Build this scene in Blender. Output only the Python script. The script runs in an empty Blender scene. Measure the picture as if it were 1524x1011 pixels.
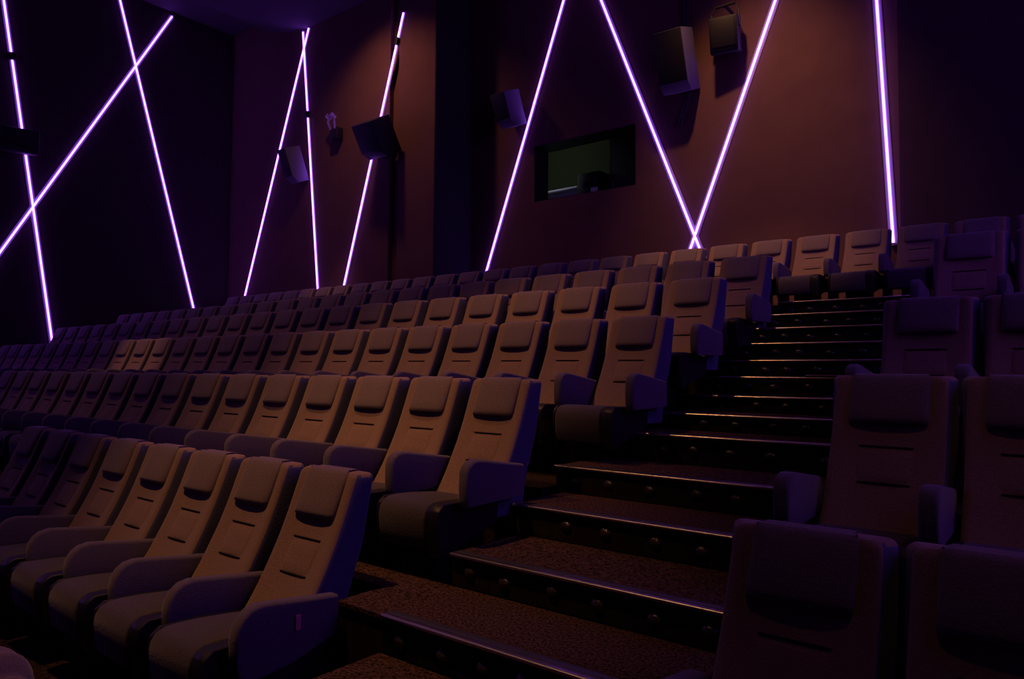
import bpy, bmesh, math, random
from mathutils import Vector, Matrix
random.seed(7)
S = bpy.context.scene
COL = S.collection

# ------------------------------------------------------------------ camera
FPX, PSI, PIT, ROL = 1086.5, 0.67053, 0.04272, 0.00664
fw = Vector((-math.sin(PSI)*math.cos(PIT), math.cos(PSI)*math.cos(PIT), math.sin(PIT)))
r0 = Vector((math.cos(PSI), math.sin(PSI), 0)); u0 = r0.cross(fw)
rr = r0*math.cos(ROL) + u0*math.sin(ROL); uu = u0*math.cos(ROL) - r0*math.sin(ROL)
cd = bpy.data.cameras.new('camera'); cam = bpy.data.objects.new('camera', cd); COL.objects.link(cam)
cd.sensor_width = 36; cd.lens = 36*FPX/1524; cd.clip_start = 0.02; cd.clip_end = 100
cam.matrix_world = Matrix(((rr.x, uu.x, -fw.x, 0), (rr.y, uu.y, -fw.y, 0), (rr.z, uu.z, -fw.z, 0), (0, 0, 0, 1)))
S.camera = cam
def ray(px, py): return (fw*FPX + rr*(px-762) - uu*(py-505.5))
def onY(px, py, Y): r = ray(px, py); return r*(Y/r.y)
def onX(px, py, X): r = ray(px, py); return r*(X/r.x)
def px_of(p):
    z = p.dot(fw)
    return (762+FPX*p.dot(rr)/z, 505.5-FPX*p.dot(uu)/z) if z > .05 else (-9999, -9999)

# ------------------------------------------------------------------ world, exposure
w = bpy.data.worlds.new('world'); S.world = w; w.use_nodes = True
w.node_tree.nodes['Background'].inputs[0].default_value = (.35, .2, .6, 1)
w.node_tree.nodes['Background'].inputs[1].default_value = 0.002
S.view_settings.view_transform = 'Standard'; S.view_settings.look = 'None'
S.view_settings.exposure = 0; S.view_settings.gamma = 1

# ------------------------------------------------------------------ room lamps
def spot(name, loc, aim, power, deg, blend=.6, color=(1, .43, .17), size=.12):
    d = bpy.data.lights.new(name, 'SPOT'); o = bpy.data.objects.new(name, d); COL.objects.link(o)
    d.energy = power; d.spot_size = math.radians(deg); d.spot_blend = blend; d.color = color
    d.shadow_soft_size = size; o.location = loc
    o.rotation_euler = (Vector(aim)-Vector(loc)).to_track_quat('-Z', 'Y').to_euler()
    return o
spot('downlight_back', (-3.8, 8.1, 7.3), (-3.65, 10.3, 3.2), 560, 62, 1, (1, .46, .22))
spot('downlight_back_row', (-3.9, 5.8, 6.8), (-3.5, 9.0, 1.2), 580, 34, .6)
spot('downlight_front', (-3.4, 1.1, 5.0), (-3.5, 2.3, -.9), 560, 48, 1)
spot('downlight_middle', (-4.8, 2.6, 6.0), (-4.5, 4.7, 0.2), 660, 52, 1)
spot('downlight_left', (-8.5, 3.0, 6.0), (-8.2, 4.9, 0.0), 110, 76, 1)
spot('downlight_far_wall', (-10.5, 7.8, 7.2), (-10.6, 9.5, 3.4), 185, 112, 1, (1, .43, .24))
spot('downlight_upper', (-4.6, 4.6, 6.5), (-3.7, 6.6, .8), 230, 42, 1)
spot('downlight_far_seats', (-10.2, 2.6, 5.6), (-10.35, 4.7, .2), 360, 17, .8)
spot('downlight_far_back_row', (-11.6, 6.8, 6.2), (-12.0, 9.0, 1.5), 200, 22, .9)
spot('downlight_right', (-.1, 2.2, 5.0), (-.4, 3.6, -.9), 50, 42, 1)

# ------------------------------------------------------------------ materials
def mat(name, col, rough=.8, metal=0, noise=0, scale=40, bump=0, sheen=0, spec=.3, c2=None):
    m = bpy.data.materials.new(name); m.use_nodes = True
    nt = m.node_tree; b = nt.nodes['Principled BSDF']
    b.inputs['Base Color'].default_value = (*col, 1); b.inputs['Roughness'].default_value = rough
    b.inputs['Metallic'].default_value = metal; b.inputs['Specular IOR Level'].default_value = spec
    if sheen:
        b.inputs['Sheen Weight'].default_value = sheen; b.inputs['Sheen Roughness'].default_value = .5
    if noise or bump:
        tc = nt.nodes.new('ShaderNodeTexCoord'); n = nt.nodes.new('ShaderNodeTexNoise')
        n.inputs['Scale'].default_value = scale; n.inputs['Detail'].default_value = 4
        nt.links.new(tc.outputs['Object'], n.inputs['Vector'])
        if noise:
            r = nt.nodes.new('ShaderNodeValToRGB')
            k = c2 or tuple(x*(1-noise) for x in col); h = tuple(min(1, x*(1+noise)) for x in col)
            r.color_ramp.elements[0].position = .35; r.color_ramp.elements[1].position = .65
            r.color_ramp.elements[0].color = (*k, 1); r.color_ramp.elements[1].color = (*h, 1)
            nt.links.new(n.outputs['Fac'], r.inputs['Fac']); nt.links.new(r.outputs['Color'], b.inputs['Base Color'])
        if bump:
            bp = nt.nodes.new('ShaderNodeBump'); bp.inputs['Strength'].default_value = bump; bp.inputs['Distance'].default_value = .01
            nt.links.new(n.outputs['Fac'], bp.inputs['Height']); nt.links.new(bp.outputs['Normal'], b.inputs['Normal'])
    return m
def emis(name, col, k):
    m = bpy.data.materials.new(name); m.use_nodes = True
    b = m.node_tree.nodes['Principled BSDF']; b.inputs['Base Color'].default_value = (.8, .8, .8, 1)
    b.inputs['Emission Color'].default_value = (*col, 1); b.inputs['Emission Strength'].default_value = k
    return m
FABRIC = mat('seat_fabric', (.23, .150, .115), .95, noise=.12, scale=120, bump=.25, sheen=.25, spec=.1)
SIDEFAB_SHADE = mat('side_fabric_violet_shade', (.07, .07, .15), .95, noise=.12, scale=120, bump=.2, sheen=.2, spec=.1)
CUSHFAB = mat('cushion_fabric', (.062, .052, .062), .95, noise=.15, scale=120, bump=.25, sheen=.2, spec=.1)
FABRIC2 = mat('headrest_fabric', (.150, .112, .118), .95, noise=.12, scale=120, bump=.25, sheen=.25, spec=.1)
ARMFAB = mat('arm_fabric', (.10, .082, .11), .95, noise=.12, scale=120, bump=.25, sheen=.25, spec=.1)
BLACK = mat('black_plastic', (.012, .011, .012), .5, spec=.3)
SHELL = mat('dark_shell_fabric', (.07, .055, .065), .9, spec=.1)
SEAM = mat('seam_thread', (.03, .022, .022), .95, spec=.05)
METAL = mat('brushed_metal', (.75, .70, .66), .28, 1)
RUBBER = mat('rubber_insert', (.05, .045, .06), .35, spec=.6)
STUD = mat('glossy_stud', (.04, .037, .037), .25, 0, noise=.5, scale=60, bump=.6, spec=.8)
CARPET = mat('carpet', (.062, .035, .030), 1, noise=.8, scale=80, bump=.6, spec=.02)
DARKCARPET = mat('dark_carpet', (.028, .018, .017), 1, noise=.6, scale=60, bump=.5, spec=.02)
RISER = mat('riser_paint', (.018, .013, .013), .6, noise=.3, scale=20, spec=.2)
WALL = mat('wall_paint', (.14, .068, .066), .95, noise=.06, scale=3, bump=.05, spec=.1)
WALLD = mat('wall_fabric_dark', (.056, .030, .040), .95, noise=.08, scale=5, bump=.05, spec=.1)
CEIL = mat('ceiling_paint', (.10, .075, .10), .95, noise=.05, scale=2, spec=.1)
SPK = mat('speaker_black', (.011, .010, .012), .55, spec=.3)
GRILLE = mat('speaker_grille', (.06, .055, .07), .7, noise=.4, scale=200, spec=.2)
GREYSIDE = mat('speaker_grey_side', (.14, .125, .155), .7, spec=.2)
ALU = mat('strip_channel', (.36, .33, .38), .7)
LED = emis('led_diffuser', (.32, .085, 1), 11)
BOOTHW = mat('booth_wall', (.055, .068, .032), .9)
WHITE = mat('white_enamel', (.7, .72, .78), .5)
REVEAL_SHADE = mat('window_reveal_and_shade', (.010, .009, .010), .8)
JACKET = mat('jacket_cloth', (.11, .075, .13), .9, noise=.15, scale=160, bump=.3, sheen=.3, spec=.1)
PINK = mat('pink_tag', (.55, .16, .25), .7)
BRASS = mat('brass_edge', (.75, .5, .22), .35, 1)
GLASS = bpy.data.materials.new('window_glass'); GLASS.use_nodes = True
gb = GLASS.node_tree.nodes['Principled BSDF']; gb.inputs['Transmission Weight'].default_value = 1
gb.inputs['Roughness'].default_value = 0; gb.inputs['IOR'].default_value = 1.05

# ------------------------------------------------------------------ helpers
def link(name, bm, m, parent=None, smooth=35, loc=None):
    bmesh.ops.recalc_face_normals(bm, faces=bm.faces)
    me = bpy.data.meshes.new(name); bm.to_mesh(me); bm.free()
    me.materials.append(m)
    if smooth:
        me.shade_smooth(); me.set_sharp_from_angle(angle=math.radians(smooth))
    o = bpy.data.objects.new(name, me); COL.objects.link(o)
    if parent: o.parent = parent
    if loc: o.location = loc
    return o
def tag(o, label, cat, group=None):
    o['label'] = label; o['category'] = cat
    if group: o['group'] = group
    return o
def thing(name, label, cat, loc=(0, 0, 0), group=None):
    o = bpy.data.objects.new(name, None); COL.objects.link(o); o.location = loc; o.empty_display_size = .1
    return tag(o, label, cat, group)
def struct(name, bm, m, smooth=0):
    o = link(name, bm, m, smooth=smooth); o['kind'] = 'structure'; return o
def box(bm, a, b):
    vs = [bm.verts.new((x, y, z)) for x in (a[0], b[0]) for y in (a[1], b[1]) for z in (a[2], b[2])]
    for f in ((0, 1, 3, 2), (4, 6, 7, 5), (0, 4, 5, 1), (2, 3, 7, 6), (0, 2, 6, 4), (1, 5, 7, 3)):
        bm.faces.new([vs[i] for i in f])
    return vs
def bevel(bm, r, seg=3, ang=30):
    es = [e for e in bm.edges if len(e.link_faces) == 2 and e.calc_face_angle(0) > math.radians(ang)]
    bmesh.ops.bevel(bm, geom=es, offset=r, segments=seg, profile=.5, affect='EDGES', clamp_overlap=True)
def bbox(a, b, r=.01, seg=2):
    bm = bmesh.new(); box(bm, a, b)
    if r: bmesh.ops.recalc_face_normals(bm, faces=bm.faces); bevel(bm, r, seg)
    return bm
def prism(poly, x0, x1, r=0, seg=3, ang=40):       # poly in (y,z), extruded along x
    bm = bmesh.new()
    A = [bm.verts.new((x0, y, z)) for y, z in poly]; B = [bm.verts.new((x1, y, z)) for y, z in poly]
    n = len(poly); bm.faces.new(A); bm.faces.new(B[::-1])
    for i in range(n): bm.faces.new((A[i], A[(i+1) % n], B[(i+1) % n], B[i]))
    bmesh.ops.recalc_face_normals(bm, faces=bm.faces)
    if r: bevel(bm, r, seg, ang)
    return bm
def loft(rings):
    bm = bmesh.new(); R = [[bm.verts.new(p) for p in r] for r in rings]; n = len(R[0])
    for a, b in zip(R[:-1], R[1:]):
        for i in range(n): bm.faces.new((a[i], a[(i+1) % n], b[(i+1) % n], b[i]))
    bm.faces.new(R[0]); bm.faces.new(R[-1][::-1])
    return bm
def tube(bm, pts, r, n=8):
    rings = []
    for i, p in enumerate(pts):
        t = (pts[min(i+1, len(pts)-1)]-pts[max(i-1, 0)]).normalized()
        a = t.orthogonal().normalized(); b = t.cross(a)
        rings.append([bm.verts.new(p+a*r*math.cos(6.2832*k/n)+b*r*math.sin(6.2832*k/n)) for k in range(n)])
    for A, B in zip(rings[:-1], rings[1:]):
        for i in range(n): bm.faces.new((A[i], A[(i+1) % n], B[(i+1) % n], B[i]))
    bm.faces.new(rings[0]); bm.faces.new(rings[-1][::-1])
ORD = ['first', 'second', 'third', 'fourth', 'fifth', 'sixth', 'seventh', 'eighth', 'ninth', 'tenth', 'eleventh', 'twelfth',
       'thirteenth', 'fourteenth', 'fifteenth', 'sixteenth', 'seventeenth', 'eighteenth', 'nineteenth', 'twentieth',
       'twenty-first', 'twenty-second', 'twenty-third', 'twenty-fourth', 'twenty-fifth', 'twenty-sixth', 'twenty-seventh', 'twenty-eighth', 'twenty-ninth', 'thirtieth']

# ------------------------------------------------------------------ room shell
XL, YB, YL, XR, ZC, ZB = -16.3, 10.5, 9.5, 3.7, 8.15, -2.75
XP = -9.39                                           # where the left part of the back wall steps back
bm = bmesh.new(); box(bm, (XL-.2, -6, ZB), (XL, YL, ZC)); struct('wall_left', bm, WALLD)
bm = bmesh.new(); box(bm, (XR, -6, ZB), (XR+.2, YB+.2, ZC)); struct('wall_right', bm, WALLD)
bm = bmesh.new(); box(bm, (XL-.2, -6.2, ZB), (XR+.2, -6, ZC)); struct('wall_front', bm, WALLD)
# back wall, left part with a vertical groove
gx0, gx1 = onY(577, 380, YL).x, onY(590, 380, YL).x
bm = bmesh.new()
box(bm, (XL-.2, YL, ZB), (gx0, YB+.2, ZC)); box(bm, (gx0, YL+.1, ZB), (gx1, YB+.2, ZC)); box(bm, (gx1, YL, ZB), (XP, YB+.2, ZC))
struct('wall_back_left', bm, WALL)
WX0, WX1, WZ0, WZ1 = -7.84, -5.77, 3.05, 4.07        # projection window
bm = bmesh.new()
box(bm, (XP, YB, ZB), (WX0, YB+.42, ZC)); box(bm, (WX1, YB, ZB), (-1.9, YB+.42, ZC))
box(bm, (WX0, YB, ZB), (WX1, YB+.42, WZ0)); box(bm, (WX0, YB, WZ1), (WX1, YB+.42, ZC))
struct('wall_back', bm, WALL)
bm = bmesh.new(); box(bm, (-1.9, YB, ZB), (XR, YB+.42, ZC)); struct('wall_back_right', bm, WALLD)
bm = bmesh.new(); box(bm, (XL-.2, -6.2, ZC), (XR+.2, YB+.6, ZC+.2)); struct('ceiling', bm, CEIL)
# dropped bulkhead over the back with a rounded outer corner
bx = onY(461, 41, YL).x; bz = onY(461, 41, YL).z
poly = [(bx-1.9, ZC), (bx-1.5, ZC-.35), (bx-.8, bz+.12), (bx-.1, bz), (XR, bz), (XR, ZC)]
bm = bmesh.new()
A = [bm.verts.new((x, 6.6, z)) for x, z in poly]; B = [bm.verts.new((x, YB+.4, z)) for x, z in poly]
bm.faces.new(A); bm.faces.new(B[::-1])
for i in range(len(poly)): bm.faces.new((A[i], A[(i+1) % len(poly)], B[(i+1) % len(poly)], B[i]))
o = struct('trim_1', bm, CEIL, 40)
bm = bmesh.new(); box(bm, (XP, YL+.01, ZB), (XP+.02, YB, ZC)); struct('wall_return_shade', bm, REVEAL_SHADE)  # thin black sheet over the return face, its shade put into the colour
# projection booth behind the window
bm = bmesh.new()
bw = bmesh.new(); box(bw, (WX0, YB+.004, WZ0-.0), (WX0+.012, YB+.42, WZ1)); box(bw, (WX1-.012, YB+.004, WZ0), (WX1, YB+.42, WZ1))
box(bw, (WX0, YB+.004, WZ1-.012), (WX1, YB+.42, WZ1)); box(bw, (WX0, YB+.004, WZ0), (WX1, YB+.42, WZ0+.012))
win = struct('window_1', bw, REVEAL_SHADE)
link('pane', bbox((WX0+.012, YB+.36, WZ0+.012), (WX1-.012, YB+.37, WZ1-.012), 0), GLASS, win, smooth=0)
for nm, a, b in (('wall_booth_back', (-11.2, 12.4, 1.6), (-4.5, 12.6, 4.75)), ('wall_booth_left', (-11.4, YB+.43, 1.6), (-11.2, 12.6, 4.75)),
                 ('wall_booth_right', (-4.5, YB+.43, 1.6), (-4.3, 12.6, 4.75)), ('floor_booth', (-11.4, YB+.43, 1.5), (-4.3, 12.6, 1.6)), ('ceiling_booth', (-11.4, YB+.43, 4.75), (-4.3, 12.6, 4.95))):
    bm = bmesh.new(); box(bm, a, b); struct(nm, bm, BOOTHW)
d = bpy.data.lights.new('booth_lamp', 'POINT'); d.energy = 9; d.color = (.85, .95, 1); d.shadow_soft_size = .1
spot('cabinet_fill_spot', (-7.9, 10.96, 4.6), (-7.8, 11.13, 3.2), 30, 60, .5, (.85, .92, 1), .03)  # unseen spot added to brighten the cabinet front
t_ = thing('dark_blocker', 'tall black rack added to darken the right half of the projection window', 'blocker', (-6.1, 11.5, 1.6))  # black block added so this half of the window stays dark
link('body', bbox((-.55, -.35, 0), (.7, .35, 3.0), .01), REVEAL_SHADE, t_); link('door', bbox((-.5, -.37, .1), (.65, -.352, 2.9), .004), SPK, t_); link('handle', bbox((-.46, -.40, 1.5), (-.44, -.372, 1.75), .004), METAL, t_)
o = bpy.data.objects.new('booth_lamp', d); COL.objects.link(o); o.location = (-8.5, 10.97, 4.2)
c = thing('equipment_cabinet', 'white equipment cabinet seen low in the projection window, left', 'cabinet', (-7.85, 11.4, 1.6))
link('body', bbox((-.5, -.25, 0), (.5, .25, 1.72), .01), WHITE, c)
link('lid', bbox((-.53, -.28, 1.73), (.53, .28, 1.80), .015), WHITE, c)
link('door', bbox((-.48, -.27, .1), (-.01, -.252, 1.5), .004), WHITE, c); link('door', bbox((.01, -.27, .1), (.48, -.252, 1.5), .004), WHITE, c)
c = thing('projector', 'black projector standing in the dark projection window beside the white cabinet', 'projector', (-7.0, 11.4, 1.6))
link('pedestal', bbox((-.2, -.2, 0), (.2, .2, 1.2), .02), SPK, c); link('body', bbox((-.24, -.4, 1.2), (.24, .45, 1.98), .04), SPK, c)
bm = bmesh.new(); tube(bm, [Vector((0, -.47, 1.72)), Vector((0, -.39, 1.72))], .08, 20); link('lens', bm, GLASS, c)
link('label_plate', bbox((.06, -.41, 1.52), (.2, -.4, 1.68), .004), WHITE, c)

# ------------------------------------------------------------------ rows (top front corner of each backrest row): X0, Y, Z, spacing
H = 1.12
ROWS = {'A': (-3.266, 2.333, -.507, .56), 'B': (-3.049, 3.442, -.05, .56), 'C': (-2.847, 4.8, .404, .553),
        'D': (-2.81, 5.70, .777, .575), 'E': (-2.80, 6.78, 1.097, .566), 'F': (-2.235, 9.13, 1.653, .56)}
RIGHT = {'a': (-1.005, 2.497, -.521, .553), 'b': (-.99, 3.77, -.012, .545), 'c': (-1.035, 5.12, .466, .545), 'd': (-1.0, 6.9, 1.14, .56)}
FZ = {k: v[2]-H for k, v in ROWS.items()}; FZ['F'] = .66
AX1 = -1.08
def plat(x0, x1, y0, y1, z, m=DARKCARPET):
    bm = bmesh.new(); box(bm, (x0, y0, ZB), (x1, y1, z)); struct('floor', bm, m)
plat(XL, XR, -6, 1.25, -2.2)
plat(XL, -2.46, 1.25, 2.19, FZ['A']); plat(XL, -2.76, 2.19, 2.48, FZ['A']); plat(XL, -2.76, 2.48, 2.70, -1.09, RISER); plat(-2.76, -2.454, 2.20, 2.70, -1.09, RISER); plat(XL, -2.584, 2.70, 3.64, FZ['B']); plat(XL, -2.652, 3.64, 5.0, FZ['C'])
plat(XL, -2.487, 5.0, 5.9, FZ['D']); plat(XL, -2.436, 5.9, 7.05, FZ['E']); plat(XL, -2.436, 7.05, YB, FZ['F'])
bm = bmesh.new(); box(bm, (XL, 2.48, -1.09), (-2.76, 2.70, -1.07)); box(bm, (-2.76, 2.19, -1.09), (-2.454, 2.70, -1.07)); struct('floor', bm, CARPET)
rz = {k: v[2]-H for k, v in RIGHT.items()}
plat(AX1, XR, 1.25, 2.7, rz['a']); plat(AX1, XR, 2.7, 3.98, rz['b']); plat(AX1, XR, 3.98, 5.33, rz['c']); plat(AX1, XR, 5.33, 5.9, -.32)
plat(AX1, XR, 5.9, 7.15, rz['d']); plat(AX1, XR, 7.15, YB, FZ['F'])
plat(-2.436, AX1, 7.2, YB, FZ['F'])

# ------------------------------------------------------------------ aisle steps
# left end x, y, z of each nosing
NOS = [(-2.46, 1.674, -1.233), (-2.454, 2.186, -1.07), (-2.527, 2.701, -.914), (-2.584, 3.262, -.752), (-2.652, 3.78, -.593), (-2.637, 4.36, -.41),
       (-2.486, 4.811, -.295), (-2.487, 5.258, -.178), (-2.435, 5.58, -.037), (-2.422, 5.85, .096), (-2.436, 6.12, .243), (-2.376, 6.39, .386),
       (-2.348, 6.705, .527), (-2.314, 6.975, .664)]
def stud_bm():
    bm = bmesh.new(); rings = []
    for j in range(5):
        a = j/4*math.pi/2*.96
        rings.append([(.036*math.cos(a)*math.cos(t*.3927), -.016*math.sin(a), .028*math.cos(a)*math.sin(t*.3927)) for t in range(16)])
    return loft(rings)
sm = link('stud', stud_bm(), STUD); stud_me = sm.data; bpy.data.objects.remove(sm)
def nosing_bm(hw, h):
    bm = bmesh.new(); pr = [(.034, h-.014), (.034, h+.003), (.016, h+.005)]+[(.006-.011*math.cos(a*.35), h-.004+.009*math.sin(a*.35)) for a in (4.2, 3, 2, 1, 0, -1, -2, -3)]+[(.012, h-.014)]
    bm.free(); return prism(pr, -hw, hw)
for i, (x0, y, z) in enumerate(NOS):
    y1 = NOS[i+1][1] if i+1 < len(NOS) else 7.2
    zb = NOS[i-1][2] if i else -2.2
    t = thing('aisle_step', '%s carpeted step from the bottom of the stair aisle, metal nosing' % ORD[i], 'step', ((x0+AX1)/2, y, zb), 'steps of the stair aisle')
    hw = (AX1-x0)/2
    link('tread', bbox((-hw, .03, z-zb-.05), (hw, y1-y, z-zb), 0), CARPET, t, smooth=0)
    link('riser', bbox((-hw, .02, 0), (hw, y1-y, z-zb-.05), 0), RISER, t, smooth=0)
    link('nosing', nosing_bm(hw, z-zb), METAL, t, 60)
    link('rubber_insert', bbox((-hw, .034, z-zb), (hw, .075, z-zb+.004), .001), RUBBER, t)
    if i == 8: link('step_plate', bbox((-1.66-(x0+AX1)/2, -.006, z-zb+.008), (-1.42-(x0+AX1)/2, .03, z-zb+.02), .003), METAL, t)['label'] = 'pale metal plate lying on the right end of the step edge'
    k = 6
    for j in range(k):
        if i == 0: break
        xx = -hw + (j+.5+random.uniform(-.15, .15))*2*hw/k
        o = bpy.data.objects.new('stud', stud_me); COL.objects.link(o); o.parent = t
        o.location = (xx, .02, (z-zb-.02)*random.uniform(.45, .6))

# ------------------------------------------------------------------ cinema seat prototype (origin on the floor under the top of the backrest, facing -Y)
PROF = [(.36, -.40), (.42, -.355), (.5, -.295), (.57, -.25), (.64, -.21), (.70, -.177), (.76, -.146), (.82, -.118), (.88, -.092), (.94, -.068), (1.0, -.045), (1.06, -.022), (1.12, 0)]
def fy(z):
    for (a, ya), (b, yb) in zip(PROF[:-1], PROF[1:]):
        if z <= b: return ya+(yb-ya)*(z-a)/(b-a)
    return 0
def back_ring(z, hw, rw, inset, th):               # hw: half width in front, rw: at the rear
    y0 = fy(min(z, 1.12)); hw -= inset; rw -= inset; pts = []
    front = [(-1, .034), (-.985, .012), (-.93, .001), (-.84, .0), (-.66, .010), (-.3, .017), (0, .018), (.3, .017), (.66, .010), (.84, 0), (.93, .001), (.985, .012), (1, .034)]
    for u, dy in front: pts.append((u*hw, y0+dy+inset*.5, z))
    y1 = th-.035-.19*(1.12-min(z, 1.12))-inset*.5
    for u, dy in [(1, -.022), (.985, -.005), (.95, 0), (.4, .004), (-.4, .004), (-.95, 0), (-.985, -.005), (-1, -.022)]: pts.append((u*rw, y1+dy, z))
    return pts
def backrest_bm():
    rings = []
    for k in range(25):
        z = .36+.73*k/24; g = min(1, max(0, (z-.55)/.25))
        rings.append(back_ring(z, .226, .232+.018*g, 0, .105+.025*g))
    for a in (20, 45, 68, 85):
        a = math.radians(a); rings.append(back_ring(1.09+.03*math.sin(a),   .226, .25, .028*(1-math.cos(a)), .13))
    return loft(rings)
def headrest_bm():
    rings = []; hw = .157
    zs = [(.905, 0, .93), (.902, .016, .95), (.908, .028, .98), (.93, .035, 1), (.965, .034, 1), (1.0, .030, 1), (1.04, .025, 1), (1.08, .018, 1), (1.108, .008, .99), (1.124, -.006, .97), (1.129, -.03, .95), (1.124, -.06, .92)]
    for z, b, wsc in zs:
        y0 = fy(min(z, 1.12)); r = []
        for u, e in [(-1, 0), (-.99, .45), (-.94, .75), (-.82, .93), (-.5, 1), (0, 1.03), (.5, 1), (.82, .93), (.94, .75), (.99, .45), (1, 0)]:
            r.append((u*hw*wsc, y0+.013-(b*.8+.006)*e, z))
        for u in (.9, .4, -.4, -.9): r.append((u*hw*wsc, y0+max(.03, .02-b+.02), z))
        rings.append(r)
    return loft(rings)
def pad_bm(z0, z1, hw, b):
    rings = []
    for k in range(9):
        f = k/8; z = z0+(z1-z0)*f; e = b*min(1, 6*f, 6*(1-f))
        y0 = fy(z)+.016; r = []
        for u, q in [(-1, 0), (-.95, .7), (-.8, 1), (0, 1), (.8, 1), (.95, .7), (1, 0)]: r.append((u*hw, y0+.002-(e+.002)*q, z))
        for u in (.9, -.9): r.append((u*hw, y0+.012, z))
        rings.append(r)
    return loft(rings)
def seam_bm(z, hw):
    bm = bmesh.new(); tube(bm, [Vector((hw*u/4, fy(z)+.0135, z)) for u in range(-4, 5)], .0045, 6); return bm
CUSH = [(-.29, .455), (-.40, .470), (-.55, .485), (-.66, .490), (-.72, .486), (-.755, .470), (-.775, .44), (-.782, .40), (-.775, .32), (-.755, .25), (-.70, .24), (-.3, .36)]
ARM = [(-.16, .648), (-.32, .672), (-.50, .700), (-.56, .706), (-.60, .698), (-.63, .675), (-.645, .64), (-.648, .57), (-.645, .50), (-.635, .47), (-.62, .462), (-.40, .468), (-.16, .474)]
ARMDEEP = [(-.16, .60), (-.32, .618), (-.50, .642), (-.56, .648), (-.61, .638), (-.645, .612), (-.67, .57), (-.678, .52), (-.672, .42), (-.655, .36), (-.63, .335), (-.40, .36), (-.16, .425)]
def make_seat():
    r = thing('cinema_seat', '', 'seat')
    b = link('backrest', backrest_bm(), FABRIC, r, 50)
    b.data.materials.append(SIDEFAB_SHADE)                   # side and rear cloth, violet light and shade put into its colour
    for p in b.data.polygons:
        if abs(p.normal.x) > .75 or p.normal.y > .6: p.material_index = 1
    link('headrest', headrest_bm(), FABRIC2, b, 60)
    link('lumbar_pad', pad_bm(.648, .792, .112, .006), FABRIC, b, 50)
    link('seam', seam_bm(.798, .105), SEAM, b); link('seam', seam_bm(.642, .10), SEAM, b)
    bm = bmesh.new(); poly = [(fy(z)+.1, z) for z in (.30, .42, .6, .8, .98)] ; poly = poly+[(y+.02, z) for y, z in poly[::-1]]
    bm.free(); link('back_shell', prism(poly, -.22, .22, .006, 2), BLACK, r, 40)
    c = link('cushion', prism(CUSH, -.205, .145, .012, 3), CUSHFAB, r, 50)
    side = [(-.29, .455), (-.55, .484), (-.725, .488), (-.768, .455), (-.776, .40), (-.768, .32), (-.745, .215), (-.3, .34)]
    link('side_panel', prism(side, .147, .232, .004, 1), BLACK, c, 40); link('side_panel', prism(side, -.23, -.207, .004, 1), BLACK, c, 40)
    link('pedestal', bbox((-.12, -.5, 0), (.12, -.24, .30), .015), BLACK, r)
    return r
def arm_to(r, s, poly=ARM, name='armrest'):
    a = link(name, prism(poly, s*.281-.033, s*.281+.033, .016, 3), ARMFAB, r, 50)
    b = link('arm_support', bbox((s*.28-.025, -.5, 0), (s*.28+.025, -.22, .44), .008), BLACK, r)
    return a, b
proto = make_seat(); arm_to(proto, -1)
tmp = bpy.data.objects.new('seat_arms', None); COL.objects.link(tmp)
DEEP = {s_: arm_to(tmp, s_, ARMDEEP)[0].data for s_ in (-1, 1)}
for ch in list(tmp.children): bpy.data.objects.remove(ch)
bpy.data.objects.remove(tmp)
def copy_tree(o, parent=None):
    c = o.copy(); COL.objects.link(c); c.parent = parent
    for ch in list(o.children): copy_tree(ch, c)
    return c
END = {}
def seat_at(x, y, z, zsc, label, group, end=0, deep=0, hang=0):
    r = copy_tree(proto)
    r.location = (x, y, z); r.scale = (1, 1, zsc)
    r['label'] = label; r['group'] = group
    if end:
        if not END:
            a, b = arm_to(r, 1); END['armrest'] = a.data; END['arm_support'] = b.data
        else:
            for n in ('armrest', 'arm_support'):
                o = bpy.data.objects.new(n, END[n]); COL.objects.link(o); o.parent = r
    for ch in list(r.children):
        if deep and ch.name.startswith('armrest'): ch.data = DEEP[-1 if ch.data.vertices[0].co.x < 0 else 1]
        if hang and ch.name.startswith('pedestal'): ch.location.x = -.17
        if hang and ch.name.startswith('arm_support') and ch.data.vertices[0].co.x > 0: bpy.data.objects.remove(ch)
    return r
def in_frame(x, y, z):
    for dx in (-.3, .3):
        for dz in (1.1, .5):
            u, v = px_of(Vector((x+dx, y-.2, z+dz)))
            if -5 < u < 1530 and -5 < v < 1016: return True
    return False
RN = {'A': 'lowest row left of the aisle', 'B': 'second row up left of the aisle', 'C': 'third row up left of the aisle',
      'D': 'fourth row up left of the aisle', 'E': 'fifth row up left of the aisle', 'F': 'top row against the back wall'}
for k, (X0, Y, Z, s) in ROWS.items():
    n = 0; z = FZ[k]; zs = (Z-z)/H
    start = -3 if k == 'F' else 0
    for i in range(start, 40):
        x = X0+.232-i*s
        if x-.3 < XL+.1: break
        if not in_frame(x, Y, z): continue
        w = ORD[i-start]
        if k == 'F': lab = 'worn brown cinema seat, %s, %s seat from the right' % (RN[k], w)
        elif i == 0: lab = 'brown cinema seat at the aisle end of the %s' % RN[k]
        else: lab = 'brown cinema seat, %s, %s seat from the aisle' % (RN[k], w)
        r = seat_at(x, Y, z, zs, lab, 'seats in the ' + RN[k], end=(i == start), deep=(k == 'A'), hang=(i == 0 and k in 'BCDE'))
        if k == 'A' and i == 0:
            link('tag', bbox((.3215, -.40, .50), (.3235, -.375, .565), 0), PINK, r)['label'] = 'small pink tag on the outer side of the armrest'
q0, q1 = onX(836, 651, -2.86), onX(851, 610, -2.86)
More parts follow.
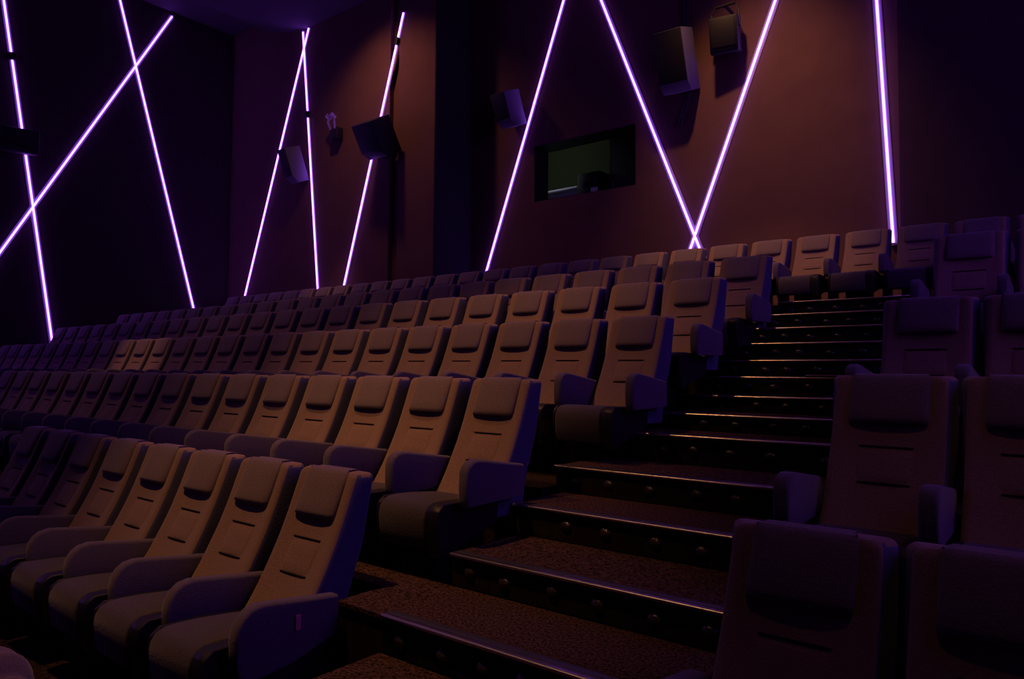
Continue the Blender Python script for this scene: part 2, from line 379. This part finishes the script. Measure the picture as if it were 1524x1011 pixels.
for o in S.objects:
    if o.get('label', '').startswith('brown cinema seat at the aisle end of the third'):
        bm = bmesh.new(); tube(bm, [q0-o.location, q1-o.location], .011, 8); link('metal_edge', bm, BRASS, o)['label'] = 'brass coloured metal edge below the armrest'
        break
RNR = {'a': 'nearest row', 'b': 'second row up', 'c': 'third row up', 'd': 'topmost row'}
for k, (X0, Y, Z, s) in RIGHT.items():
    for i in range(0, 4):
        x = X0+.255+i*s; z = Z-H
        if not in_frame(x, Y, z): continue
        lab = ('dark high-backed cinema seat beside the aisle, %s of the right-hand block' % RNR[k]) if i == 0 else \
              ('dark high-backed cinema seat, %s of the right-hand block, %s from the aisle' % (RNR[k], ORD[i]))
        seat_at(x, Y, z, 1, lab, 'seats in the %s right of the aisle' % RNR[k]).scale.x = 1.065

def drop_tree(o):
    for ch in list(o.children): drop_tree(ch)
    bpy.data.objects.remove(o)
drop_tree(proto)

# ------------------------------------------------------------------ LED strips on the walls
def led(p0, p1, nrm, label, joints=(), wd=.034):
    p0 = Vector(p0); p1 = Vector(p1); nrm = Vector(nrm); d = (p1-p0); L = d.length; t = d.normalized(); sd = t.cross(nrm).normalized()
    mid = (p0+p1)/2
    r = thing('led_strip_light', label, 'light', mid, 'violet light strips on the walls')
    def bar(h0, h1, hw, a, b, rad):
        bm = bmesh.new(); vs = []
        prof = [(-hw, h0), (-hw, h1-rad), (-hw*.6, h1), (hw*.6, h1), (hw, h1-rad), (hw, h0)]
        A = [bm.verts.new(t*a+sd*u+nrm*h) for u, h in prof]; B = [bm.verts.new(t*b+sd*u+nrm*h) for u, h in prof]
        bm.faces.new(A); bm.faces.new(B[::-1])
        for i in range(6): bm.faces.new((A[i], A[(i+1) % 6], B[(i+1) % 6], B[i]))
        return bm
    link('channel', bar(.002, .012, wd*1.6, -L/2, L/2, .004), ALU, r, 30)  # channel widened to catch diffuser light as a violet halo
    cuts = [-L/2+.02]+[x for j in joints for x in (-L/2+L*j-.06, -L/2+L*j+.06)]+[L/2-.02]
    for a, b in zip(cuts[::2], cuts[1::2]): link('diffuser', bar(.012, .036, wd*.46, a, b, .01), LED, r, 60)
    for j in joints: link('connector', bar(.004, .075, .05, -L/2+L*j-.07, -L/2+L*j+.07, .01), SPK, r, 30)
    link('end_cap', bar(.002, .04, wd*.7, -L/2-.015, -L/2+.02, .01), ALU, r, 30); link('end_cap', bar(.002, .04, wd*.7, L/2-.02, L/2+.015, .01), ALU, r, 30)
def ext(a, b, f):                                     # carry a line on beyond the frame
    a = Vector(a); b = Vector(b); return a+(a-b).normalized()*f
def bst(t_, b_, Y, label, up=0, dn=.3, joints=()):
    T = onY(*t_, Y); B = onY(*b_, Y); led(ext(T, B, up) if up else T, ext(B, T, dn), (0, -1, 0), label, joints)
bst((840, 0), (724, 407), YB, 'slanting violet light strip on the back wall left of the projection window', up=1.2, dn=.25)
bst((895, 0), (1045, 378), YB, 'violet light strip falling rightwards, first of the pair crossing low above the top row', up=1.4, dn=.1)
bst((1155, 0), (1027, 374), YB, 'violet light strip leaning right over the warm-lit wall, crossing its neighbour at the bottom', up=1.6, dn=.1)
bst((1305, 0), (1330, 362), YB, 'nearly upright violet light strip at the far right of the back wall', up=1.6, dn=.02)
bst((602, 18), (512, 430), YL, 'violet light strip passing behind the tilted speaker beside the wall groove', dn=.15, joints=(.10,))
bst((461, 41), (365, 443), YL, 'violet light strip leaning right, left leg of the narrow upright cross', dn=.1)
bst((452, 47), (474, 432), YL, 'nearly vertical violet light strip with a black connector, in the narrow cross', dn=.15, joints=(.325,))
def lst(t_, b_, label, up=0, dn=.1, joints=()):
    T = onX(*t_, XL); B = onX(*b_, XL); led(ext(T, B, up) if up else T, ext(B, T, dn), (1, 0, 0), label, joints)
lst((5, 0), (78, 515), 'violet light strip at the left edge of the photo behind the speaker', up=.8, joints=(.245,))
lst((256, 24), (0, 375), 'long diagonal violet light strip crossing the left wall from upper right', dn=1.5)
lst((178, 0), (287, 457), 'violet light strip on the left wall ending nearest the corner', up=.3, dn=.1)
# strips added out of frame on the right-hand wall, casting violet on the seats
for y0, y1 in ((3.4, 2.2), (3.6, 4.6), (5.2, 4.2), (4.8, 6.0), (5.6, 5.0), (6.4, 5.8), (5.9, 6.6), (6.9, 6.2), (4.0, 5.1)):
    led((XR, y0, 7.0), (XR, y1, .9), (-1, 0, 0), 'added violet light strip on the right wall outside the view', wd=.058)
for y0, y1 in ((2.6, 1.0), (-.6, .9), (-1.2, -2.6), (-4.6, -3.0), (.3, -.9), (-2.2, -3.4)):  # more strips added out of view, for violet light on the left seats
    led((XL, y0, 7.4), (XL, y1, .2), (1, 0, 0), 'added violet light strip on the left wall nearer the screen, outside the view', wd=.058)

# ------------------------------------------------------------------ speakers and fixtures
def speaker(loc, w, h, d, rx, ry, rz, label, wall, front=SPK, side=GREYSIDE):
    r = thing('wall_speaker', label, 'speaker', loc, 'surround speakers on the walls')
    rot = (math.radians(rx), math.radians(ry), math.radians(rz))
    poly = [(d/2, -h/2), (-d/2+.10, -h/2), (-d/2, -h/2+.14), (-d/2, h/2), (d/2, h/2)]
    c = link('cabinet', prism(poly, -w/2, w/2, .012, 2), side, r, 40); c.rotation_euler = rot
    link('grille', bbox((-w/2+.006, -d/2-.02, -h/2+.15), (w/2-.006, -d/2+.002, h/2-.006), .006), front, c)
    # bracket from the cabinet back to the wall
    b = bmesh.new(); tube(b, [Vector((0, 0, 0)), Vector(wall)*.5+Vector((0, 0, -.03)), Vector(wall)], .025)
    link('bracket', b, SPK, r)
    wv = Vector(wall)
    q = .08
    if abs(wv.x) > abs(wv.y): link('wall_plate', bbox((wv.x-.015, -q, wv.z-q), (wv.x+.015, q, wv.z+q), .004), SPK, r)
    else: link('wall_plate', bbox((wv.x-q, wv.y-.015, wv.z-q), (wv.x+q, wv.y+.015, wv.z+q), .004), SPK, r)
    return r
def P(px, py, Y): return onY(px, py, Y)
sp = P(757, 163, 10.15); speaker(sp, .34, .62, .42, 22, 0, -4, 'black wall speaker with violet-lit face left of the projection window', (0, YB-sp.y-.01, 0))
sp = P(1007, 92, 10.1); speaker(sp, .46, .90, .46, 20, 0, 2, 'large black speaker with grey face hanging on the warm-lit wall by cable', (0, YB-sp.y-.01, 0))
sp = P(561, 206, 9.15); speaker(sp, .62, .70, .46, 30, 4, -6, 'tilted black speaker hanging over a light strip beside the wall groove', (0, YL-sp.y-.01, 0), SPK, SPK)
sp = P(437, 246, 9.22); speaker(sp, .28, .74, .38, 20, 0, -4, 'dark speaker low between the legs of the narrow light cross', (0, YL-sp.y-.01, 0))
sp = onX(28, 210, XL+.35); speaker(sp, .62, .44, .42, 8, 0, 78, 'black speaker covering the light strip at the left edge', (XL-sp.x+.01, 0, 0), SPK, SPK)
# floodlight on a yoke
fp = P(1079, 44, 10.19)
r = thing('floodlight', 'dark yoke-mounted floodlight high on the warm-lit wall at the top edge', 'light', fp)
c = link('housing', prism([(.16, -.33), (-.12, -.35), (-.16, -.30), (-.16, .16), (.10, .19), (.16, .15)], -.205, .205, .02, 2), SPK, r, 40); c.rotation_euler = (.25, 0, .2)
link('lens', bbox((-.165, -.172, -.26), (.165, -.158, .13), .006), SPK, c)
bm = bmesh.new(); tube(bm, [Vector(v) for v in ((-.22, 0, .0), (-.2, 0, .26), (-.15, 0, .36), (.15, 0, .36), (.2, 0, .26), (.22, 0, .0))], .02); link('yoke', bm, SPK, r)
bm = bmesh.new(); tube(bm, [Vector((0, 0, .36)), Vector((0, YB-fp.y-.01, .36))], .025); link('wall_arm', bm, SPK, r)
# cable beside the large speaker
bm = bmesh.new(); tube(bm, [P(*q, YB-.05) for q in ((1019, -40), (1020, 20), (1023, 55), (1027, 100), (1026, 135), (1020, 160), (1011, 186))], .03)
tag(link('speaker_cable', bm, SPK), 'thick dark cable running down the warm-lit wall behind the large speaker', 'cable')
# small wall fixture with chrome glints
fp = P(499, 189, YL-.12)
r = thing('spotlight', 'small twin spotlight with shiny metal arms on the reddish wall', 'light', fp)
link('base', bbox((-.12, -.06, -.26), (.12, .11, -.02), .015), SPK, r)
for sx in (-.1, .09):
    bm = bmesh.new(); tube(bm, [Vector((sx*.7, -.06, -.06)), Vector((sx, -.10, .08)), Vector((sx*.8, -.1, .2))], .022); link('arm', bm, METAL, r)
    bm = bmesh.new(); tube(bm, [Vector((sx*.8, -.06, .17)), Vector((sx*.8, -.16, .22))], .045, 12); link('lamp_head', bm, METAL, r)

# ------------------------------------------------------------------ bottom left corner: jacket over a seat back
jp = ray(0, 1010); jp = jp*(1.05/jp.y)
def jacket():
    bm = bmesh.new(); rings = []
    for i in range(64):
        f = i/63; x = -.30+.62*f
        drop = -.05*max(0, (f-.45)/.55)**2*4.2-.02*math.sin(f*9)
        ring = []
        for k in range(36):
            a = 2*math.pi*k/36
            fold = .014*math.exp(-((f-.60-.02*math.sin(a))/.03)**2)-.022*math.exp(-((f-.68-.02*math.sin(a))/.025)**2)
            ry = .13+.006*math.sin(3*a+f*7)+fold; rz_ = .15+.006*math.sin(2*a+f*9)+fold
            e = min(1, (f+.02)*9, (1.02-f)*6)**.5
            ring.append((x, ry*e*math.cos(a), drop-.05+rz_*e*math.sin(a)))
        rings.append(ring)
    return loft(rings)
o = link('jacket', jacket(), JACKET, None, 70); o.location = jp+Vector((-.12, .0, -.03))
tag(o, 'creased purple-grey cloth jacket bundled at the bottom left corner', 'jacket')
